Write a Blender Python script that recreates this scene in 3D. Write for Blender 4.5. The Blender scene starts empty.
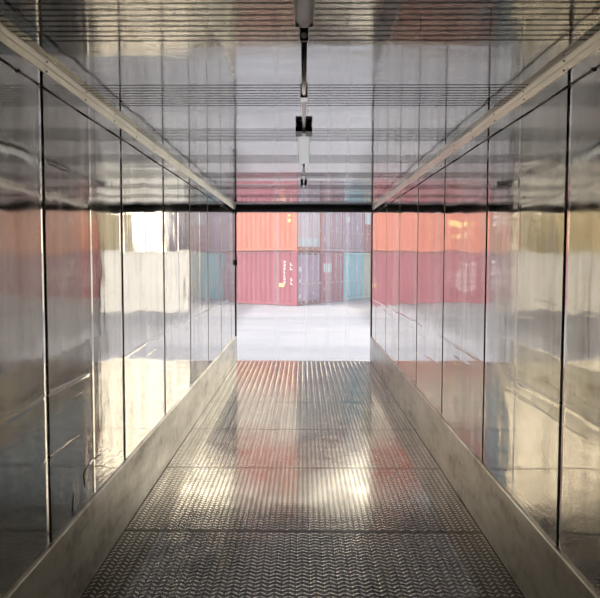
import bpy, bmesh, math, random
from mathutils import Vector, Matrix
random.seed(7)
S = bpy.context.scene
COL = S.collection
PI = math.pi

# ------------------------------------------------------------------ materials
class NT:
    def __init__(self, name):
        self.m = bpy.data.materials.new(name); self.m.use_nodes = True
        self.t = self.m.node_tree; self.t.nodes.clear()
        self.out = self.t.nodes.new('ShaderNodeOutputMaterial')
    def n(self, kind, **kw):
        nd = self.t.nodes.new(kind)
        for k, v in kw.items():
            if k.startswith('_'): setattr(nd, k[1:], v)
        return nd
    def l(self, a, b): self.t.links.new(a, b)
    def math(self, op, a, b=None, c=None):
        nd = self.t.nodes.new('ShaderNodeMath'); nd.operation = op
        for i, v in enumerate((a, b, c)):
            if v is None: continue
            if isinstance(v, (int, float)): nd.inputs[i].default_value = v
            else: self.l(v, nd.inputs[i])
        return nd.outputs[0]
    def coord(self, scale=(1, 1, 1), loc=(0, 0, 0), rot=(0, 0, 0)):
        tc = self.n('ShaderNodeTexCoord'); mp = self.n('ShaderNodeMapping')
        mp.inputs['Scale'].default_value = scale; mp.inputs['Location'].default_value = loc
        mp.inputs['Rotation'].default_value = rot
        self.l(tc.outputs['Object'], mp.inputs['Vector']); return mp.outputs[0]
    def noise(self, scale, loc=(0, 0, 0), detail=2.0, rough=0.5):
        nd = self.n('ShaderNodeTexNoise'); nd.inputs['Scale'].default_value = 1.0
        nd.inputs['Detail'].default_value = detail; nd.inputs['Roughness'].default_value = rough
        self.l(self.coord(scale, loc), nd.inputs['Vector']); return nd.outputs['Fac']
    def ramp(self, fac, stops):
        nd = self.n('ShaderNodeValToRGB')
        e = nd.color_ramp.elements
        while len(e) < len(stops): e.new(0.5)
        for i, (p, c) in enumerate(stops):
            e[i].position = p; e[i].color = (*c, 1) if len(c) == 3 else c
        self.l(fac, nd.inputs[0]); return nd.outputs[0]
    def bsdf(self, color=None, rough=.5, metal=0., spec=.5):
        b = self.n('ShaderNodeBsdfPrincipled')
        for key, v in (('Base Color', color), ('Roughness', rough), ('Metallic', metal), ('Specular IOR Level', spec)):
            if v is None: continue
            if isinstance(v, (int, float)): b.inputs[key].default_value = v
            elif isinstance(v, tuple): b.inputs[key].default_value = (*v, 1)
            else: self.l(v, b.inputs[key])
        self.l(b.outputs[0], self.out.inputs[0]); self.b = b; return b
    def bump(self, h, strength=1.0, dist=1.0):
        nd = self.n('ShaderNodeBump'); nd.inputs['Strength'].default_value = strength
        nd.inputs['Distance'].default_value = dist
        self.l(h, nd.inputs['Height']); self.l(nd.outputs[0], self.b.inputs['Normal'])

def plain(name, color, rough=.5, metal=0., spec=.5, wear=.12):
    t = NT(name)
    n = t.noise((3, 3, 3), detail=4)
    lo = tuple(c * (1 - wear) for c in color); hi = tuple(min(1, c * (1 + wear)) for c in color)
    t.bsdf(t.ramp(n, [(.35, lo), (.65, hi)]), rough, metal, spec)
    return t.m

def wall_material(name, seed, ridge_z):
    t = NT(name)
    # vertical rub marks and dried water streaks
    st = t.noise((1, 9, .7), (seed, seed, 0), detail=5, rough=.6)
    bl = t.noise((1, 1.3, 1.1), (0, seed * 2, 4), detail=3)
    col = t.ramp(t.math('ADD', t.math('MULTIPLY', st, .6), t.math('MULTIPLY', bl, .4)),
                 [(.3, (.44, .405, .35)), (.5, (.61, .58, .525)), (.72, (.74, .71, .655))])
    rg = t.ramp(t.math('ADD', t.math('MULTIPLY', st, .5), t.math('MULTIPLY', bl, .5)),
                [(.36, (.03,) * 3), (.52, (.055,) * 3), (.68, (.14,) * 3)])
    t.bsdf(col, rg, .96, .5)
    # rolled sheet waves
    a = t.math('MULTIPLY', t.noise((1, 2.2, .55), (0, seed, 1), detail=1), .0032)
    b = t.math('MULTIPLY', t.noise((1, 11, .55), (0, seed + 3, 2), detail=2), .00030)
    c = t.math('MULTIPLY', t.noise((1, 6, 5), (0, seed + 9, 2), detail=2), .00035)
    c2 = t.math('MULTIPLY', t.noise((1, 30, 9), (0, seed + 5, 2), detail=2), .00003)
    e = t.math('MULTIPLY', t.noise((1, 1.6, 3.6), (0, seed + 13, 2), detail=1), .0028)
    h = t.math('ADD', t.math('ADD', a, b), t.math('ADD', e, t.math('ADD', c, c2)))
    # long scrape ridges rubbed by pallets
    tc = t.n('ShaderNodeTexCoord'); sp = t.n('ShaderNodeSeparateXYZ'); t.l(tc.outputs['Object'], sp.inputs[0])
    z = sp.outputs['Z']
    for k, (z0, amp, wid, lo) in enumerate(ridge_z):
        wob = t.math('MULTIPLY', t.math('SUBTRACT', t.noise((0, 1.7, 0), (0, seed + k * 7, 0), detail=4), .5), .07)
        d = t.math('SUBTRACT', z, t.math('ADD', wob, z0))
        g = t.math('POWER', 2.718, t.math('MULTIPLY', t.math('MULTIPLY', d, d), -1 / (wid * wid)))
        pres = t.n('ShaderNodeMapRange'); pres.interpolation_type = 'SMOOTHSTEP'
        pres.inputs['From Min'].default_value = lo; pres.inputs['From Max'].default_value = lo + .08
        t.l(t.noise((0, 1.1, 0), (0, seed + 20 + k * 5, 0), detail=3), pres.inputs['Value'])
        g = t.math('MULTIPLY', g, pres.outputs[0])
        h = t.math('ADD', h, t.math('MULTIPLY', g, amp))
    t.bump(h)
    return t.m

M = {}
M['wall_l'] = wall_material('stainless sheet left', 1.3, [(1.06, .0012, .009, .44), (.99, .0008, .006, .52), (.78, -.0014, .008, .50), (.55, .0010, .006, .56)])
M['wall_r'] = wall_material('stainless sheet right', 6.1, [(1.03, .0013, .010, .42), (.95, .0010, .007, .47), (.80, .0010, .007, .53), (.62, -.0010, .006, .55)])
M['gap'] = plain('dark joint', (.025, .023, .02), .6)

# ceiling sheet
t = NT('ceiling sheet')
n = t.noise((.7, 2.5, 1), detail=4)
t.bsdf(t.ramp(n, [(.3, (.32, .32, .315)), (.7, (.41, .41, .405))]),
       t.ramp(t.noise((1.5, 5, 1), (3, 0, 0), detail=3), [(.35, (.05,) * 3), (.7, (.12,) * 3)]), .97)
h = t.math('ADD', t.math('MULTIPLY', t.noise((.5, 2.4, 0), detail=1), .0045),
           t.math('MULTIPLY', t.noise((3, 9, 0), (4, 0, 0), detail=1), .0005))
t.bump(h)
M['ceiling'] = t.m

# tread plate: rows of raised bars slanting alternately, as real relief in the normal
t = NT('tread plate')
tc = t.n('ShaderNodeTexCoord'); sp = t.n('ShaderNodeSeparateXYZ'); t.l(tc.outputs['Object'], sp.inputs[0])
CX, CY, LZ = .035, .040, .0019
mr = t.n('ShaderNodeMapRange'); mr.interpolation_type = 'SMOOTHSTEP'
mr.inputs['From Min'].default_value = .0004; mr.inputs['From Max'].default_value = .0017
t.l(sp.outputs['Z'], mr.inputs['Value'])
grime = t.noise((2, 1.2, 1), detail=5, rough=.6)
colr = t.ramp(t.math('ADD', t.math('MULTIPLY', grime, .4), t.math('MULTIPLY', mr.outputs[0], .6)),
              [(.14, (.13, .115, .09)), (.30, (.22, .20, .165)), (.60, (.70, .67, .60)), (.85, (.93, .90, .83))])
rr = t.ramp(t.noise((5, 5, 1), (2, 2, 0), detail=4), [(.35, (.10,) * 3), (.7, (.20,) * 3)])
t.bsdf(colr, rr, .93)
h = t.math('ADD', t.math('MULTIPLY', t.noise((40, 40, 0), detail=1), .00003), t.math('MULTIPLY', t.noise((.8, .6, 0), detail=0), .0005))
t.bump(h)
M['tread'] = t.m

# kick plates
t = NT('dull kick plate')
g1 = t.noise((1, 1.4, 5), detail=6, rough=.65); g2 = t.noise((1, 14, 14), (5, 0, 0), detail=3)
t.bsdf(t.ramp(t.math('ADD', t.math('MULTIPLY', g1, .75), t.math('MULTIPLY', g2, .25)),
              [(.34, (.30, .275, .225)), (.47, (.58, .55, .48)), (.65, (.76, .73, .66))]),
       t.ramp(g1, [(.35, (.42,) * 3), (.65, (.30,) * 3)]), .65)
t.bump(t.math('ADD', t.math('MULTIPLY', t.noise((1, 5, 5), detail=3), .0012), t.math('MULTIPLY', g2, .0002)))
M['kick'] = t.m

M['cream_metal'] = plain('weathered cream moulding', (.92, .86, .70), .36, .85, .6, .06)
M['rivet'] = plain('dark rivet', (.03, .028, .025), .4)
M['rail_dark'] = plain('dark rubber seal', (.085, .087, .09), .5)
M['red_cable'] = plain('dark red cable', (.14, .05, .04), .5)
M['conduit'] = plain('grey conduit', (.80, .80, .79), .28, .95)
M['lamp_body'] = plain('lamp housing', (.66, .63, .58), .4, .0)
M['lamp_white'] = _lw = plain('opal diffuser', (.86, .87, .86), .35, 0, .5, .02)
_lb = [n_ for n_ in _lw.node_tree.nodes if n_.type == 'BSDF_PRINCIPLED'][0]
_lb.inputs['Emission Color'].default_value = (.95, 1, .97, 1); _lb.inputs['Emission Strength'].default_value = .55
M['header'] = plain('grey header steel', (.30, .30, .30), .4, .6)
M['black'] = plain('black plastic', (.012, .012, .013), .4)
M['steel'] = plain('plain steel', (.45, .44, .42), .35, .9)
M['outer'] = plain('white outer skin', (.75, .75, .74), .5)

# clear strip curtain
t = NT('clear soft plastic')
tr = t.n('ShaderNodeBsdfTransparent'); tr.inputs[0].default_value = (.985, .987, .995, 1)
tl = t.n('ShaderNodeBsdfTranslucent'); tl.inputs[0].default_value = (.97, .97, 1, 1)
gl = t.n('ShaderNodeBsdfGlossy'); gl.inputs[0].default_value = (1, 1, 1, 1); gl.inputs['Roughness'].default_value = .08
m1 = t.n('ShaderNodeMixShader'); m1.inputs[0].default_value = .10
t.l(tr.outputs[0], m1.inputs[1]); t.l(tl.outputs[0], m1.inputs[2])
fr = t.n('ShaderNodeFresnel'); fr.inputs[0].default_value = 1.3
m2 = t.n('ShaderNodeMixShader'); t.l(t.math('MULTIPLY', fr.outputs[0], .6), m2.inputs[0])
t.l(m1.outputs[0], m2.inputs[1]); t.l(gl.outputs[0], m2.inputs[2]); t.l(m2.outputs[0], t.out.inputs[0])
M['curtain'] = t.m

# yard concrete
t = NT('pale yard concrete')
b1 = t.noise((.05, .35, 1), detail=5, rough=.6); b2 = t.noise((1.2, 1.2, 1), detail=6)
t.bsdf(t.ramp(t.math('ADD', t.math('MULTIPLY', b1, .75), t.math('MULTIPLY', b2, .25)),
              [(.36, (.38, .38, .42)), (.5, (.47, .47, .50)), (.62, (.56, .56, .575))]), .8)
# neighbour's shadow painted into the concrete colour on both sides
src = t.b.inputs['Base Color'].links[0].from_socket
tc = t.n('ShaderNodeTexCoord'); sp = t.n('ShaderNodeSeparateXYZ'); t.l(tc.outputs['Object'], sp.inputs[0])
side_shade = t.n('ShaderNodeMapRange'); side_shade.interpolation_type = 'SMOOTHSTEP'
side_shade.inputs['From Min'].default_value = 2.2; side_shade.inputs['From Max'].default_value = 3.0
t.l(t.math('ADD', t.math('ABSOLUTE', sp.outputs['X']), t.math('MULTIPLY', t.noise((.4, .4, 1), (7, 0, 0), detail=4), .5)), side_shade.inputs['Value'])
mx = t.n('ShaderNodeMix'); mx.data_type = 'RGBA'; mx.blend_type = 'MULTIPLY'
t.l(side_shade.outputs[0], mx.inputs[0]); t.l(src, mx.inputs[6]); mx.inputs[7].default_value = (.56, .56, .555, 1)
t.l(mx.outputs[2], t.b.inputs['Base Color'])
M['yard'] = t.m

def container_paint(name, c, rust=.25):
    t = NT(name)
    n = t.noise((.8, .8, .5), detail=6, rough=.65)
    n2 = t.noise((9, 9, .6), (3, 1, 0), detail=4)
    f = t.math('ADD', t.math('MULTIPLY', n, .6), t.math('MULTIPLY', n2, .4))
    dk = tuple(x * (1 - rust) for x in c); li = tuple(min(1, x * 1.08 + .03) for x in c)
    t.bsdf(t.ramp(f, [(.35, dk), (.5, c), (.68, li)]), .55)
    return t.m

# ------------------------------------------------------------------ mesh helpers
def box(bm, x0, x1, y0, y1, z0, z1, mi=0):
    vs = [bm.verts.new(p) for p in ((x0, y0, z0), (x1, y0, z0), (x1, y1, z0), (x0, y1, z0),
                                    (x0, y0, z1), (x1, y0, z1), (x1, y1, z1), (x0, y1, z1))]
    for f in ((0, 3, 2, 1), (4, 5, 6, 7), (0, 1, 5, 4), (1, 2, 6, 5), (2, 3, 7, 6), (3, 0, 4, 7)):
        bm.faces.new([vs[i] for i in f]).material_index = mi
    return vs

def tube(bm, p, q, r, seg=12, r2=None, smooth=True):
    p, q = Vector(p), Vector(q); d = q - p
    rot = d.to_track_quat('Z', 'Y').to_matrix().to_4x4()
    res = bmesh.ops.create_cone(bm, cap_ends=True, segments=seg, radius1=r, radius2=r if r2 is None else r2,
                                depth=d.length, matrix=Matrix.Translation((p + q) / 2) @ rot)
    for v in res['verts']:
        for f in v.link_faces:
            if len(f.verts) == 4: f.smooth = smooth

def extrude_profile(bm, pts, axis_pts, closed=False, smooth=False, mi=0, cap=True):
    """pts: list of callables/2-tuples -> loops at each axis position"""
    loops = [[bm.verts.new(f(p)) for p in pts] for f in axis_pts]
    n = len(pts)
    for a, b in zip(loops[:-1], loops[1:]):
        for i in range(n if closed else n - 1):
            j = (i + 1) % n
            f = bm.faces.new((a[i], a[j], b[j], b[i])); f.smooth = smooth and (a[i].co - a[j].co).length < .1; f.material_index = mi
    if closed and cap:
        bm.faces.new(loops[0][::-1]).material_index = mi
        bm.faces.new(loops[-1]).material_index = mi

def obj(name, bm, mats, parent=None, bevel=0, fixn=True):
    if fixn: bmesh.ops.recalc_face_normals(bm, faces=bm.faces)
    me = bpy.data.meshes.new(name); bm.to_mesh(me); bm.free()
    for m in (mats if isinstance(mats, (list, tuple)) else [mats]): me.materials.append(m)
    o = bpy.data.objects.new(name, me); COL.objects.link(o)
    if parent is not None: o.parent = parent
    if bevel:
        b = o.modifiers.new('bevel', 'BEVEL'); b.width = bevel; b.segments = 2; b.limit_method = 'ANGLE'
    return o

def struct(name, bm, mats, label=None, parent=None, **kw):
    o = obj(name, bm, mats, parent, **kw)
    if parent is None:
        o['kind'] = 'structure'
        if label: o['label'] = label
    return o

def thing(name, label, cat, loc=(0, 0, 0), rz=0, group=None):
    o = bpy.data.objects.new(name, None); COL.objects.link(o); o.empty_display_size = .1
    o.location = loc; o.rotation_euler = (0, 0, rz); o['label'] = label; o['category'] = cat
    if group: o['group'] = group
    return o

# ------------------------------------------------------------------ dimensions (metres, camera above 0,0)
HW = 1.10           # half width
ZC = 2.486          # ceiling
Y0, Y1 = -1.25, 10.84
EYE = 1.65
KICK = .405
GZ = -.55           # yard level
SEAM0, PITCH = 2.84, 1.22
seams = [SEAM0 + PITCH * k for k in range(-4, 8)]
seams = [s for s in seams if Y0 + .05 < s < Y1 - .05]

# ------------------------------------------------------------------ side walls
def wall(side, name, mat, label):
    bm = bmesh.new()
    s = side
    edges = [Y0] + seams + [Y1]
    for a, b in zip(edges[:-1], edges[1:]):
        roll, dep, g, rollb, depb = .018, .0065, .0014, .050, .0036
        prof = []
        if a != Y0:
            prof.append((a + g, .016))
            for i in range(9):
                q = i / 8; prof.append((a + g + roll * q, dep * (1 + math.cos(PI * q)) / 2))
            prof.append((a + g + roll + .004, 0))
        else: prof.append((a, 0))
        # two flat halves with a soft mid stiffener crease
        mid = (a + b) / 2
        for i in range(9):
            q = i / 8; prof.append((mid - .03 + .06 * q, -.0006 * (1 - math.cos(2 * PI * q)) / 2))
        if b != Y1:
            prof.append((b - g - rollb - .004, 0))
            for i in range(9):
                q = i / 8; prof.append((b - g - rollb * (1 - q), depb * q * q))
            prof.append((b - g, .016))
        else: prof.append((b, 0))
        extrude_profile(bm, prof, [lambda p, z=z: (s * (HW + p[1]), p[0], z) for z in (0, ZC / 2, ZC + .0)], smooth=True)
    box(bm, *sorted((s * (HW + .0155), s * (HW + .09))), Y0 - .1, Y1, -.02, ZC + .02, mi=1)
    o = struct(name, bm, [mat, M['gap']], label, fixn=False)
    return o
wall(-1, 'wall_left', M['wall_l'], 'mirror-like stainless sheet wall on the left, with vertical joints')
wall(1, 'wall_right', M['wall_r'], 'mirror-like stainless sheet wall on the right, with vertical joints')
def crease(pts, s, par):
    bm = bmesh.new()
    for p, q in zip(pts[:-1], pts[1:]): tube(bm, (s * HW, *p), (s * HW, *q), .0035, 10)
    obj('crease', bm, M['wall_l'], par)
WL = bpy.data.objects['wall_left']; WR_ = bpy.data.objects['wall_right']
crease([(3.30, .50), (3.29, .585), (3.45, .60), (3.72, .585)], -1, WL)
crease([(3.12, .44), (3.13, .50), (3.14, .53)], -1, WL)
bm = bmesh.new(); box(bm, -HW - .0, HW + .0, Y0 - .09, Y0, -.02, ZC + .02)
struct('wall_back', bm, M['rail_dark'], 'closed metal end wall behind the viewer')

# floor of separate tread plates with open joints
bm = bmesh.new()
FE = edges = [Y0] + [q for q in (3.98 + 1.228 * k for k in range(-4, 6)) if Y0 + .1 < q < Y1] + [Y1]
for a, b in zip(edges[:-1], edges[1:]):
    box(bm, -HW, HW, a + .004, b - .004, -.006, 0.0, 0)
box(bm, -HW, HW, Y0, Y1 - .004, -.12, -.0065, 1)
me = bpy.data.meshes.new('tread_tmp')
vv, ff = [], []
ang = math.radians(47)
outl = [(math.cos(PI * k / 4), math.sin(PI * k / 4)) for k in range(8)]
nx = int(HW / CX)
for ix in range(-nx, nx):
    sg = 1 if ix % 2 else -1
    cxp = (ix + .5) * CX
    for iy in range(int(Y0 / CY) + 1, int(Y1 / CY)):
        cyp = (iy + .5) * CY
        if min(abs(cyp - e) for e in FE) < .020: continue
        n0 = len(vv)
        for (aa, bb, zz) in ((.0215, .0086, .0), (.0175, .0055, LZ)):
            for (c_, s_) in outl:
                p_, q_ = c_ * aa, s_ * bb
                vv.append((cxp + p_ * math.cos(ang) - q_ * math.sin(ang), cyp + sg * (p_ * math.sin(ang) + q_ * math.cos(ang)), zz))
        for k_ in range(8):
            k2 = (k_ + 1) % 8
            f_ = (n0 + k_, n0 + k2, n0 + 8 + k2, n0 + 8 + k_)
            ff.append(f_ if sg > 0 else f_[::-1])
        f_ = tuple(range(n0 + 8, n0 + 16)); ff.append(f_ if sg > 0 else f_[::-1])
me.from_pydata(vv, [], ff); bmesh.ops.recalc_face_normals(bm, faces=bm.faces); bm.from_mesh(me); bpy.data.meshes.remove(me)
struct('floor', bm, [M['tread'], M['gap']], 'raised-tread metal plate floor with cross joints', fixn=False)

# ceiling : sheet with bands of pressed grooves
bm = bmesh.new()
prof = [(Y0, 0)]
k = -4
grooves = []
while True:
    st = 2.19 + 1.085 * k
    if st > Y1: break
    for i in range(9):
        y = st + .0535 * i
        if Y0 + .03 < y < Y1 - .04: grooves.append(y)
    k += 1
for y in grooves:
    prof += [(y - .0105, 0), (y - .0085, -.0012), (y - .0060, -.0012), (y - .0035, .011), (y + .0035, .011), (y + .0055, 0.0)]
prof.append((Y1, 0))
extrude_profile(bm, prof, [lambda p, x=x: (x, p[0], ZC + p[1]) for x in (-HW, 0, HW)])
box(bm, -HW - .09, HW + .09, Y0 - .1, Y1, ZC + .0205, ZC + .10, 1)
struct('ceiling', bm, [M['ceiling'], M['outer']], 'grey metal ceiling sheet with bands of pressed grooves', fixn=False)

# kick plates
def kick(s, name):
    bm = bmesh.new()
    edges = [Y0, 1.62, 4.05, 6.49, 8.93, Y1 - .01]
    for a, b in zip(edges[:-1], edges[1:]):
        pts = [(HW - .0, .004), (HW - .014, .004), (HW - .014, KICK - .006), (HW - .010, KICK - .001), (HW - .0, KICK)]
        extrude_profile(bm, pts, [lambda p, y=y: (s * p[0], y, p[1]) for y in (a + .0008, b - .0008)], closed=True)
    struct(name, bm, M['kick'])
kick(-1, 'baseboard_left'); kick(1, 'baseboard_right')

# corner mouldings
def moulding(s, name):
    bm = bmesh.new()
    w = .048
    u = .024
    pts = [(HW, ZC), (HW - u, ZC), (HW - u, ZC - .006), (HW - u * .62, ZC - .022), (HW - u * .66, ZC - .024),
           (HW - u * .58, ZC - .030), (HW - .004, ZC - w), (HW, ZC - w)]
    edges = [Y0, .4, 2.84, 5.28, 7.72, Y1 - .07]
    for a, b in zip(edges[:-1], edges[1:]):
        extrude_profile(bm, pts, [lambda p, y=y: (s * p[0], y, p[1]) for y in (a + .001, b - .001)], closed=True)
    o = struct(name, bm, M['cream_metal'])
    y = .3
    while y < Y1 - .2:
        bm = bmesh.new(); tube(bm, (s * (HW - u + .007), y, ZC - .006), (s * (HW - u + .001), y, ZC - .0125), .0055, 8, .004)
        obj('rivet', bm, M['rivet'], o)
        bm = bmesh.new(); tube(bm, (s * (HW - .003), y + .03, ZC - w + .008), (s * (HW - .011), y + .03, ZC - w + .006), .0055, 8, .004)
        obj('rivet', bm, M['rivet'], o)
        y += .51
moulding(-1, 'trim_1'); moulding(1, 'trim_2')

# thin dark red cables along both walls
for s, lab in ((-1, 'thin dark red cable run along the top of the left wall'), (1, 'thin dark red cable run along the top of the right wall')):
    bm = bmesh.new()
    pts = [(s * (HW - .005), Y0 + .02 + i * (Y1 - Y0 - .1) / 24, 2.372 + .0022 * math.sin(i * 1.9)) for i in range(25)]
    for p, q in zip(pts[:-1], pts[1:]): tube(bm, p, q, .0027, 8)
    for y in (0.2, 2.6, 5.0, 7.4, 9.8): box(bm, *sorted((s * HW, s * (HW - .009))), y, y + .012, 2.366, 2.379)
    o = obj('cable', bm, M['red_cable']); o['label'] = lab; o['category'] = 'cable'

# door frame: header, jambs and sill at the open end
bm = bmesh.new()
box(bm, -HW, HW, Y1 - .07, Y1 + .05, 2.405, ZC)
box(bm, -HW, HW, Y1 - .085, Y1 - .07, 2.42, 2.47)
struct('trim_3', bm, M['header'], 'dark grey header over the open end', bevel=.006)
bm = bmesh.new()
for s in (-1, 1):
    box(bm, *sorted((s * (HW + .0), s * (HW + .10))), Y1 + .001, Y1 + .05, -.12, ZC + .1)
struct('trim_4', bm, M['steel'], 'steel door jambs at the open end')
bm = bmesh.new(); box(bm, -HW, HW, Y1 - .003, Y1 + .05, -.12, -.002)
struct('trim_5', bm, M['steel'], 'steel door sill at the open end')
for s, nm in ((-1, 'trim_6'), (1, 'trim_7')):
    bm = bmesh.new(); box(bm, *sorted((s * (HW - .012), s * HW)), Y1 - .012, Y1 + .05, .0, 2.40)
    struct(nm, bm, M['rail_dark'] if s < 0 else M['steel'], 'narrow door jamb strip')

# clear strip curtain
def px2x(px, Y=Y1): return (px - 303.5) / 670 * Y
cur = thing('strip_curtain', 'clear plastic strip curtain hanging across the open end', 'curtain', (0, Y1 + .0, 0))
strips = [(-1.085, px2x(279)), (px2x(273.5), px2x(308)), (px2x(304), px2x(330)), (px2x(326.5), px2x(349)), (px2x(345.5), 1.085)]
for i, (a, b) in enumerate(strips):
    bm = bmesh.new()
    yo = .062 + (i % 2) * .008
    pts = []
    N = 8
    for j in range(N + 1):
        q = j / N; pts.append((a + (b - a) * q, yo + .006 * math.sin(PI * q)))
    for j in range(N, -1, -1):
        q = j / N; pts.append((a + (b - a) * q, yo + .0025 + .006 * math.sin(PI * q)))
    extrude_profile(bm, pts, [lambda p, z=z: (p[0], p[1], z) for z in (.012, 2.42)], closed=True)
    obj('strip', bm, M['curtain'], cur)
bm = bmesh.new(); box(bm, -1.09, 1.09, .0505, .085, 2.42, 2.46)
obj('hanging_rail', bm, M['steel'], cur, bevel=.003)

# pull cord with knob at the left jamb
pc = thing('pull_cord', 'thin black pull cord with knob hanging at the left edge of the opening', 'cord', (-1.079, Y1 - .10, 1.55))
bm = bmesh.new(); tube(bm, (0, 0, .05), (0, 0, .83), .006, 8); obj('cord', bm, M['black'], pc)
bm = bmesh.new()
tube(bm, (0, 0, .0), (0, 0, .02), .012, 14, .020); tube(bm, (0, 0, .02), (0, 0, .08), .020, 14, .019); tube(bm, (0, 0, .08), (0, 0, .10), .019, 14, .007)
obj('knob', bm, M['black'], pc)
bm = bmesh.new(); box(bm, -.012, .012, -.012, .02, .825, .853); obj('hook', bm, M['black'], pc)

# ceiling lamps, conduits
def lamp(ya, yb, wid, label):
    L = yb - ya
    r = thing('ceiling_lamp', label, 'lamp', (0, (ya + yb) / 2, ZC), group='ceiling lamps')
    del r['group']
    bm = bmesh.new()
    box(bm, -wid * .5, wid * .5, -L / 2, L / 2, -.016, -.0015)
    obj('housing', bm, M['lamp_body'], r, bevel=.003)
    return r, L
r, L = lamp(.9, 2.37, .062, 'long grey tube lamp on the ceiling, nearest the viewer')
bm = bmesh.new()
w = .029
pts = [(w * math.cos(a), -.016 - .022 * math.sin(a)) for a in [PI * i / 14 for i in range(15)]]
extrude_profile(bm, pts, [lambda p, y=y: (p[0], y, p[1]) for y in (-L / 2 + .012, L / 2 - .012)], closed=True, smooth=True)
obj('diffuser', bm, M['lamp_body'], r)
for e in (-1, 1):
    bm = bmesh.new(); box(bm, -.031, .031, *sorted((e * (L / 2 - .012), e * L / 2)), -.036, -.0165)
    obj('end_cap', bm, M['steel'], r, bevel=.004)
r, L = lamp(4.22, 5.62, .086, 'short white lamp in the middle of the ceiling with black bracket')
bm = bmesh.new()
pts = [(-.040, -.0165), (-.040, -.034), (-.030, -.044), (.030, -.044), (.040, -.034), (.040, -.0165)]
extrude_profile(bm, pts, [lambda p, y=y: (p[0], y, p[1]) for y in (-L / 2 + .16, L / 2 - .002)], closed=True)
obj('diffuser', bm, M['lamp_white'], r, bevel=.003)
for s in (-1, 1):
    bm = bmesh.new(); box(bm, *sorted((s * .012, s * .052)), -L / 2 - .03, -L / 2 + .155, -.046, -.0165)
    obj('mounting_block', bm, M['black'], r, bevel=.004)
bm = bmesh.new(); tube(bm, (0, -L / 2 - .03, -.035), (0, -L / 2 + .155, -.035), .011, 12); obj('cable_gland', bm, M['conduit'], r)

def conduit(ya, yb, rad, label, clips, drop=.0):
    r = thing('conduit', label, 'conduit', (0, (ya + yb) / 2, ZC))
    m = (ya + yb) / 2
    bm = bmesh.new(); tube(bm, (.0, ya - m, -.018), (0, yb - m, -.018), rad, 14); obj('pipe', bm, M['conduit'], r)
    for (yc, sx, sy, mt) in clips:
        bm = bmesh.new(); box(bm, -sx / 2, sx / 2, yc - m - sy / 2, yc - m + sy / 2, -.018 - rad - .006, -.002)
        obj('clip', bm, mt, r, bevel=.003)
    return r
conduit(2.50, 4.185, .0115, 'grey conduit between the near tube lamp and the white lamp',
        [(2.515, .032, .02, M['black']), (3.42, .036, .10, M['conduit'])])
conduit(5.63, 7.35, .007, 'thin conduit running from the white lamp to the far black clip',
        [(5.95, .020, .05, M['conduit']), (6.55, .026, .08, M['conduit'])])
r = thing('cable_clip', 'small black double clip on the ceiling nearest the open end', 'clip', (0, 7.42, ZC))
for s in (-1, 1):
    bm = bmesh.new(); box(bm, *sorted((s * .008, s * .034)), -.13, .13, -.036, -.002); obj('clip_half', bm, M['black'], r, bevel=.003)
bm = bmesh.new(); box(bm, -.0075, .0075, -.06, .13, -.03, -.002); obj('bridge', bm, M['conduit'], r)

# chassis under the box, so it rests on the yard
ch = thing('trailer_chassis', 'dark steel chassis with wheels under the metal box', 'chassis', (0, 0, GZ))
bm = bmesh.new()
for s in (-1, 1): box(bm, *sorted((s * .40, s * .50)), Y0, Y1 - .1, .22, -.12 - GZ - .002)
obj('beam', bm, M['rail_dark'], ch)
for yy in (.3, 8.6):
    for s in (-1, 1):
        bm = bmesh.new(); tube(bm, (s * .62, yy, .19), (s * .95, yy, .19), .19, 28)
        obj('wheel', bm, M['black'], ch, bevel=.01)
    bm = bmesh.new(); tube(bm, (-.62, yy, .19), (.62, yy, .19), .035, 12); obj('axle', bm, M['steel'], ch)

# ------------------------------------------------------------------ yard
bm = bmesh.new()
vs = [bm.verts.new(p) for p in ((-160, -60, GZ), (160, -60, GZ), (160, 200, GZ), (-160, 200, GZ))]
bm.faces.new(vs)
struct('ground', bm, M['yard'], 'pale concrete container yard')

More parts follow.
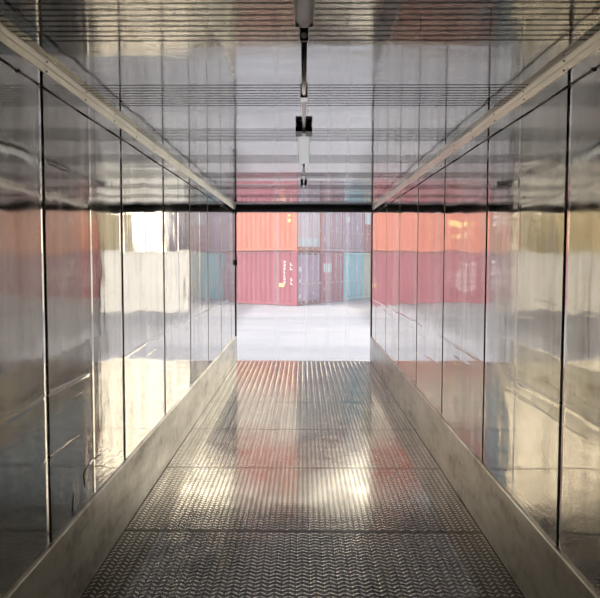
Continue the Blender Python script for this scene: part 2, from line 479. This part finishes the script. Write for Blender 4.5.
# ------------------------------------------------------------------ shipping containers
FR = plain('container white mark', (.86, .86, .86), .5, wear=.03)
YEL = plain('yellow sticker', (.90, .60, .22), .5, wear=.05)
ROD = plain('galvanised lock rod', (.72, .70, .72), .4, .3)
CAST = {}
WD, HT = 2.438, 2.591
def container(name_label, paint, loc, rz, L=12.19, door_paint=None, rod_mat=None):
    r = thing('shipping_container', name_label, 'shipping container', loc, rz)
    rod_mat = rod_mat or ROD
    hx, hy = L / 2, WD / 2
    # frame: posts, rails
    def one(name, *a):
        bm = bmesh.new(); box(bm, *a); return obj(name, bm, paint, r)
    for sx in (-1, 1):
        for sy in (-1, 1):
            one('corner_post', *sorted((sx * hx, sx * (hx - .12))), *sorted((sy * hy, sy * (hy - .10))), .118, HT - .118)
        one('end_rail', *sorted((sx * (hx - .0), sx * (hx - .10))), -hy + .10, hy - .10, .03, .17)
        one('end_rail', *sorted((sx * (hx - .0), sx * (hx - .10))), -hy + .10, hy - .10, HT - .13, HT - .02)
    for sy in (-1, 1):
        one('side_rail', -hx + .12, hx - .12, *sorted((sy * hy, sy * (hy - .06))), .03, .17)
        one('side_rail', -hx + .12, hx - .12, *sorted((sy * hy, sy * (hy - .06))), HT - .09, HT - .02)
    # corner castings
    for sx in (-1, 1):
        for sy in (-1, 1):
            for z in (0, HT - .118):
                one('corner_casting', *sorted((sx * (hx + .004), sx * (hx - .178))), *sorted((sy * (hy + .004), sy * (hy - .16))), z, z + .118)
    # corrugated long sides
    p, dp = .278, .036
    for sy in (-1, 1):
        pts = [(-hx + .12, 0)]
        n = int((L - .3) / p); x = -n * p / 2
        for i in range(n):
            pts += [(x, 0), (x + .072, 0), (x + .139, dp), (x + .211, dp)]
            x += p
        pts += [(x, 0), (hx - .12, 0)]
        bm = bmesh.new()
        extrude_profile(bm, pts, [lambda q, z=z: (q[0], sy * (hy - .012 - q[1]), z) for z in (.17, HT - .09)])
        obj('side_panel', bm, paint, r, fixn=False)
    # floor and roof
    bm = bmesh.new(); box(bm, -hx + .1, hx - .1, -hy + .06, hy - .06, HT - .045, HT - .02); obj('roof', bm, paint, r)
    bm = bmesh.new(); box(bm, -hx + .1, hx - .1, -hy + .06, hy - .06, .12, .165); obj('deck', bm, M['rail_dark'], r)
    # blank end at -x: corrugated
    bm = bmesh.new()
    pts = []; y = -hy + .10
    while y < hy - .35:
        pts += [(y, 0), (y + .10, 0), (y + .13, .04), (y + .22, .04)]; y += .25
    pts += [(hy - .10, 0)]
    extrude_profile(bm, pts, [lambda q, z=z: (-hx + .02 + q[1], q[0], z) for z in (.17, HT - .13)])
    obj('end_panel', bm, paint, r, fixn=False)
    # doors at +x
    for s in (-1, 1):
        y0, y1 = sorted((s * .008, s * (hy - .105)))
        bm = bmesh.new()
        box(bm, hx - .07, hx - .045, y0, y1, .19, HT - .15)
        wz = (HT - .15 - .19)
        for k in range(4):                       # pressed frames between the cross ribs
            z0 = .19 + wz * k / 4 + .05; z1 = .19 + wz * (k + 1) / 4 - .05
            box(bm, hx - .045, hx - .022, y0 + .05, y1 - .05, z0, z1)
        d = obj('door', bm, door_paint or paint, r, bevel=.008)
        for fy in (.27, .76):
            yy = y0 + (y1 - y0) * fy
            bm = bmesh.new()
            tube(bm, (hx + .008, yy, .10), (hx + .008, yy, HT - .08), .021, 10)
            for z in (.13, .75, 1.25, 1.85, HT - .16): box(bm, hx - .045, hx + .02, yy - .05, yy + .05, z - .03, z + .03)
            box(bm, hx + .01, hx + .035, yy - .02, yy + .30, 1.02, 1.06)
            obj('lock_rod', bm, rod_mat, d)
    return r, hx, hy

def side_mark(r, hx, hy, rects, mat, name='white_marking'):
    """flat decals on the side facing the trailer (local -y), raised by the panel front"""
    for (x0, x1, z0, z1) in rects:
        bm = bmesh.new(); box(bm, x0, x1, -hy - .001, -hy + .011, z0, z1); obj(name, bm, mat, r)
def door_mark(r, hx, hy, rects, mat, name='white_marking'):
    for (y0, y1, z0, z1) in rects:
        bm = bmesh.new(); box(bm, hx - .0215, hx - .015, y0, y1, z0, z1); obj(name, bm, mat, r)

A = math.radians(-30)
P = Vector((-.32, 31.5)); D = Vector((-.866, .5)); E = Vector((.5, .866))
def place(k, t0, L): 
    c = P + D * (t0 + L / 2) + E * (k * 2.475 + WD / 2)
    return c
PC = dict(
    maroon=container_paint('paint maroon rose', (.30, .045, .085)),
    orange=container_paint('paint orange', (.58, .145, .085)),
    purple=container_paint('paint plum', (.20, .11, .15)),
    crimson=container_paint('paint crimson', (.60, .15, .22)),
    rose=container_paint('paint dull rose', (.66, .36, .44)),
    mauve=container_paint('paint mauve', (.56, .32, .44)),
    teal=container_paint('paint teal', (.34, .74, .80)),
    cream=container_paint('paint cream', (.72, .70, .46), .12),
    red=container_paint('paint red', (.55, .10, .12)),
    white=container_paint('paint white', (.90, .88, .80), .10),
    yellow=container_paint('paint pale yellow', (.85, .66, .28), .10),
    brown=container_paint('paint brown red', (.36, .17, .13)),
    shaded=container_paint('paint dusty pink', (.90, .66, .68)),  # shaded door end of the orange container, put into the colour
    slate=container_paint('paint slate', (.25, .27, .36)),
)
def letters(x, z_top, n, h, w, gap=.4, seed=1):
    rnd = random.Random(seed); out = []; z = z_top
    for i in range(n):
        out += [(x, x + w, z - h, z - h * .72), (x, x + w * .3, z - h * .72, z)]
        if rnd.random() < .6: out.append((x + w * .7, x + w, z - h * .72, z))
        z -= h * (1 + gap)
    return out
U = HT + .012
def put(k, t0, L, tier, paint, label, **kw):
    c = place(k, t0, L)
    return container(label, PC[paint], (c.x, c.y, GZ + tier * U), A, L, **kw)

r, hx, hy = put(0, 0, 8.2, 0, 'maroon', 'maroon long container with white side lettering, on the ground under the orange one', door_paint=PC['mauve'])  # mauve doors: shade on the maroon end, painted as colour
side_mark(r, hx, hy, letters(hx - .72, 2.15, 7, .12, .10, .35, 3) + letters(hx - .36, 2.05, 2, .14, .12, .5, 5) + letters(hx - .34, 1.35, 2, .14, .11, .4, 6)
          + letters(-hx + 1.2, 2.1, 5, .22, .3, .4, 8) + letters(-hx + 1.9, 1.6, 3, .2, .3, .4, 9), FR)
side_mark(r, hx, hy, [(hx - .98, hx - .68, .90, 1.07)], YEL, 'yellow_sticker')
door_mark(r, hx, hy, [(-.98, -.70, 1.62, 1.86), (-.95, -.75, 1.10, 1.25), (-.95, -.8, .35, .55), (.28, .42, 1.7, 1.9), (.8, .98, 1.75, 1.85), (.82, .95, 1.2, 1.4), (.3, .5, .5, .62), (.8, .98, .4, .5)], FR)
r, hx, hy = put(0, 0, 8.2, 1, 'orange', 'orange long container stacked on the maroon one', door_paint=PC['shaded'])  # door colour carries the shade on the orange end
side_mark(r, hx, hy, [(hx - .50, hx - .32, 1.35, 1.5), (hx - .48, hx - .34, 1.62, 1.72), (-hx + 1.2, -hx + 2.6, 1.3, 1.6), (-hx + 1.4, -hx + 2.2, .7, .95)], YEL, 'yellow_marking')
door_mark(r, hx, hy, [(-.95, .98, .25, .62), (-.9, -.7, 1.3, 1.45), (.3, .45, 1.2, 1.4), (.85, .98, 1.0, 1.5)], FR)
r, hx, hy = put(1, 0, 8.2, 0, 'crimson', 'crimson container with a white square on its door, right of the maroon one')
door_mark(r, hx, hy, [(-1.0, -.62, 1.55, 2.0), (-.55, -.12, 1.55, 2.0), (.25, .4, 1.2, 1.5), (-.9, -.75, .6, .75), (.3, .42, 1.9, 2.1)], FR)
r, hx, hy = put(1, 0, 8.2, 1, 'rose', 'dull rose container with white top mark, stacked on the crimson one')
door_mark(r, hx, hy, [(-.55, -.05, 1.95, 2.3), (-.95, -.82, .5, .7), (.3, .45, 1.1, 1.3), (.8, .95, .6, .7)], FR)
r, hx, hy = put(2, 0, 8.2, 0, 'teal', 'teal container on the ground between crimson and cream ones')
door_mark(r, hx, hy, [(-.98, -.6, 1.95, 2.15), (.3, .5, 1.7, 1.85), (-.9, -.7, 1.0, 1.15)], FR)
r, hx, hy = put(2, 0, 8.2, 1, 'mauve', 'mauve container stacked on the teal one')
door_mark(r, hx, hy, [(-.95, -.5, 1.6, 1.9), (.3, .5, 1.2, 1.5), (.8, .95, .5, .7), (-.9, -.7, .5, .65)], FR)
put(3, 0, 8.2, 0, 'cream', 'cream container on the ground at the right edge of the opening')
r, hx, hy = put(3, 0, 8.2, 1, 'red', 'red container with white top mark, stacked on the cream one')
door_mark(r, hx, hy, [(-1.0, .1, 1.6, 2.25)], FR)
for k, lo, up, a, b in ((4, 'mauve', 'purple', 'mauve container on the ground behind the cream one', 'plum container stacked two high behind the red one'),
                        (5, 'slate', 'mauve', 'slate container on the ground at the far end of the row', 'mauve container on top at the far end of the row')):
    for tier, p_, lab in ((0, lo, a), (1, up, b)):
        r, hx, hy = put(k, 0, 8.2, tier, p_, lab)
        door_mark(r, hx, hy, [(-.9, -.55, 1.5, 1.9), (.3, .5, 1.0, 1.5)], FR)
r, hx, hy = put(0, 8.32, 12.19, 0, 'purple', 'plum container with white lettering, on the ground left of the maroon one')
side_mark(r, hx, hy, letters(hx - .9, 2.2, 3, .2, .35, .5, 8) + letters(hx - 1.7, 1.6, 3, .2, .3, .5, 9) + letters(hx - .9, 1.1, 2, .2, .25, .6, 2), FR)
r, hx, hy = put(0, 8.32, 12.19, 1, 'brown', 'brown-red container with white lettering stacked on the left plum one')
side_mark(r, hx, hy, letters(hx - .9, 2.2, 3, .2, .35, .5, 4) + letters(hx - 1.7, 1.9, 3, .2, .3, .5, 7), FR)

for k, c3, c4, a, b in ((0, 'white', 'orange', 'long white', 'red-orange'), (1, 'white', 'orange', 'white', 'orange'), (2, 'teal', 'rose', 'teal', 'rose'),
                        (3, 'white', 'yellow', 'white', 'yellow')):
    nth = ('first', 'second', 'third', 'fourth')[k]
    put(k, 0, 8.2, 2, c3, f'{a} container in the third layer of the {nth} stack from the corner')
    put(k, 0, 8.2, 3, c4, f'{b} container on the very top of the {nth} stack from the corner')
WR = math.radians(-6)
# white container facing us, seen in the polished walls
container('white container standing alone to the right, mirrored in the left wall', PC['white'], (2.86 + 3.03 * math.cos(WR) + WD / 2 * math.sin(-WR), 27.85 + 3.03 * math.sin(WR) + WD / 2 * math.cos(WR), GZ), WR, 6.06)
container('white container right of the first white one, mirrored in the right wall', PC['white'], (2.86 + 9.4 * math.cos(WR) + WD / 2 * math.sin(-WR), 27.85 + 9.4 * math.sin(WR) + WD / 2 * math.cos(WR), GZ), WR, 6.06)
for i, (x, y, p_, lab) in enumerate(((12.4, 44, 'white', 'pale container on the ground far behind the white ones'),
                                     (18.7, 44, 'slate', 'slate container on the ground far behind the white ones'))):
    container(lab, PC[p_], (x, y, GZ), 0, 6.06)
container('pale yellow container stacked far behind the white ones', PC['yellow'], (12.4, 44, GZ + U), 0, 6.06)
container('second pale yellow container, stacked on the slate one', PC['yellow'], (18.7, 44, GZ + U), 0, 6.06)

# ------------------------------------------------------------------ light
w = bpy.data.worlds.new('sky'); S.world = w; w.use_nodes = True
nt = w.node_tree; nt.nodes.clear()
out = nt.nodes.new('ShaderNodeOutputWorld'); bg = nt.nodes.new('ShaderNodeBackground')
sky = nt.nodes.new('ShaderNodeTexSky'); sky.sky_type = 'NISHITA'; sky.sun_disc = False
SUN = Vector((-.72, -.42, .56)).normalized()
sky.sun_elevation = math.asin(SUN.z); sky.sun_rotation = math.atan2(SUN.x, SUN.y)
sky.air_density = 1.3; sky.dust_density = 3.0; sky.ozone_density = 1.5
bg.inputs[1].default_value = .42
# a bank of bright hazy cloud towards the right of the yard
def wm(op, a, b=None):
    nd = nt.nodes.new('ShaderNodeMath'); nd.operation = op
    for i, v in enumerate((a, b)):
        if v is None: continue
        if isinstance(v, (int, float)): nd.inputs[i].default_value = v
        else: nt.links.new(v, nd.inputs[i])
    return nd.outputs[0]
wtc = nt.nodes.new('ShaderNodeTexCoord')
dot = nt.nodes.new('ShaderNodeVectorMath'); dot.operation = 'DOT_PRODUCT'
nt.links.new(wtc.outputs['Generated'], dot.inputs[0]); dot.inputs[1].default_value = (.40, .875, .27)
cn = nt.nodes.new('ShaderNodeTexNoise'); cn.inputs['Scale'].default_value = 2.6; cn.inputs['Detail'].default_value = 5
cmap = nt.nodes.new('ShaderNodeMapping'); cmap.inputs['Scale'].default_value = (1, 1, 2.5)
nt.links.new(wtc.outputs['Generated'], cmap.inputs[0]); nt.links.new(cmap.outputs[0], cn.inputs['Vector'])
mr_ = nt.nodes.new('ShaderNodeMapRange'); mr_.interpolation_type = 'SMOOTHSTEP'
mr_.inputs['From Min'].default_value = .80; mr_.inputs['From Max'].default_value = .98
nt.links.new(wm('ADD', dot.outputs['Value'], wm('MULTIPLY', wm('SUBTRACT', cn.outputs['Fac'], .5), .35)), mr_.inputs['Value'])
cmix = nt.nodes.new('ShaderNodeMix'); cmix.data_type = 'RGBA'
nt.links.new(mr_.outputs[0], cmix.inputs[0]); nt.links.new(sky.outputs[0], cmix.inputs[6]); cmix.inputs[7].default_value = (27, 24.5, 20, 1)
nt.links.new(cmix.outputs[2], bg.inputs[0]); nt.links.new(bg.outputs[0], out.inputs[0])
ld = bpy.data.lights.new('sun', 'SUN'); ld.energy = 4.6; ld.angle = math.radians(1.0); ld.color = (1, .95, .87)
lo = bpy.data.objects.new('sun', ld); COL.objects.link(lo)
lo.rotation_euler = SUN.to_track_quat('Z', 'Y').to_euler(); lo.location = (-10, -12, 20)

# ------------------------------------------------------------------ camera
cam = bpy.data.cameras.new('camera'); co = bpy.data.objects.new('camera', cam); COL.objects.link(co)
cam.sensor_width = 36; cam.sensor_fit = 'HORIZONTAL'; cam.lens = 670 / 600 * 36; cam.clip_end = 500; cam.clip_start = .02
co.location = (0, 0, EYE)
co.rotation_euler = (PI / 2 - math.atan(39.5 / 670), -.0018, .0126)
cam.shift_x = 4.9 / 600
S.camera = co

S.view_settings.view_transform = 'Standard'; S.view_settings.look = 'None'
S.view_settings.gamma = 1; S.view_settings.use_curve_mapping = False
S.view_settings.exposure = -.74
c = S.cycles
c.max_bounces = 20; c.glossy_bounces = 16; c.diffuse_bounces = 6; c.transmission_bounces = 8; c.transparent_max_bounces = 24
c.caustics_reflective = True; c.blur_glossy = 0; c.sample_clamp_indirect = 12
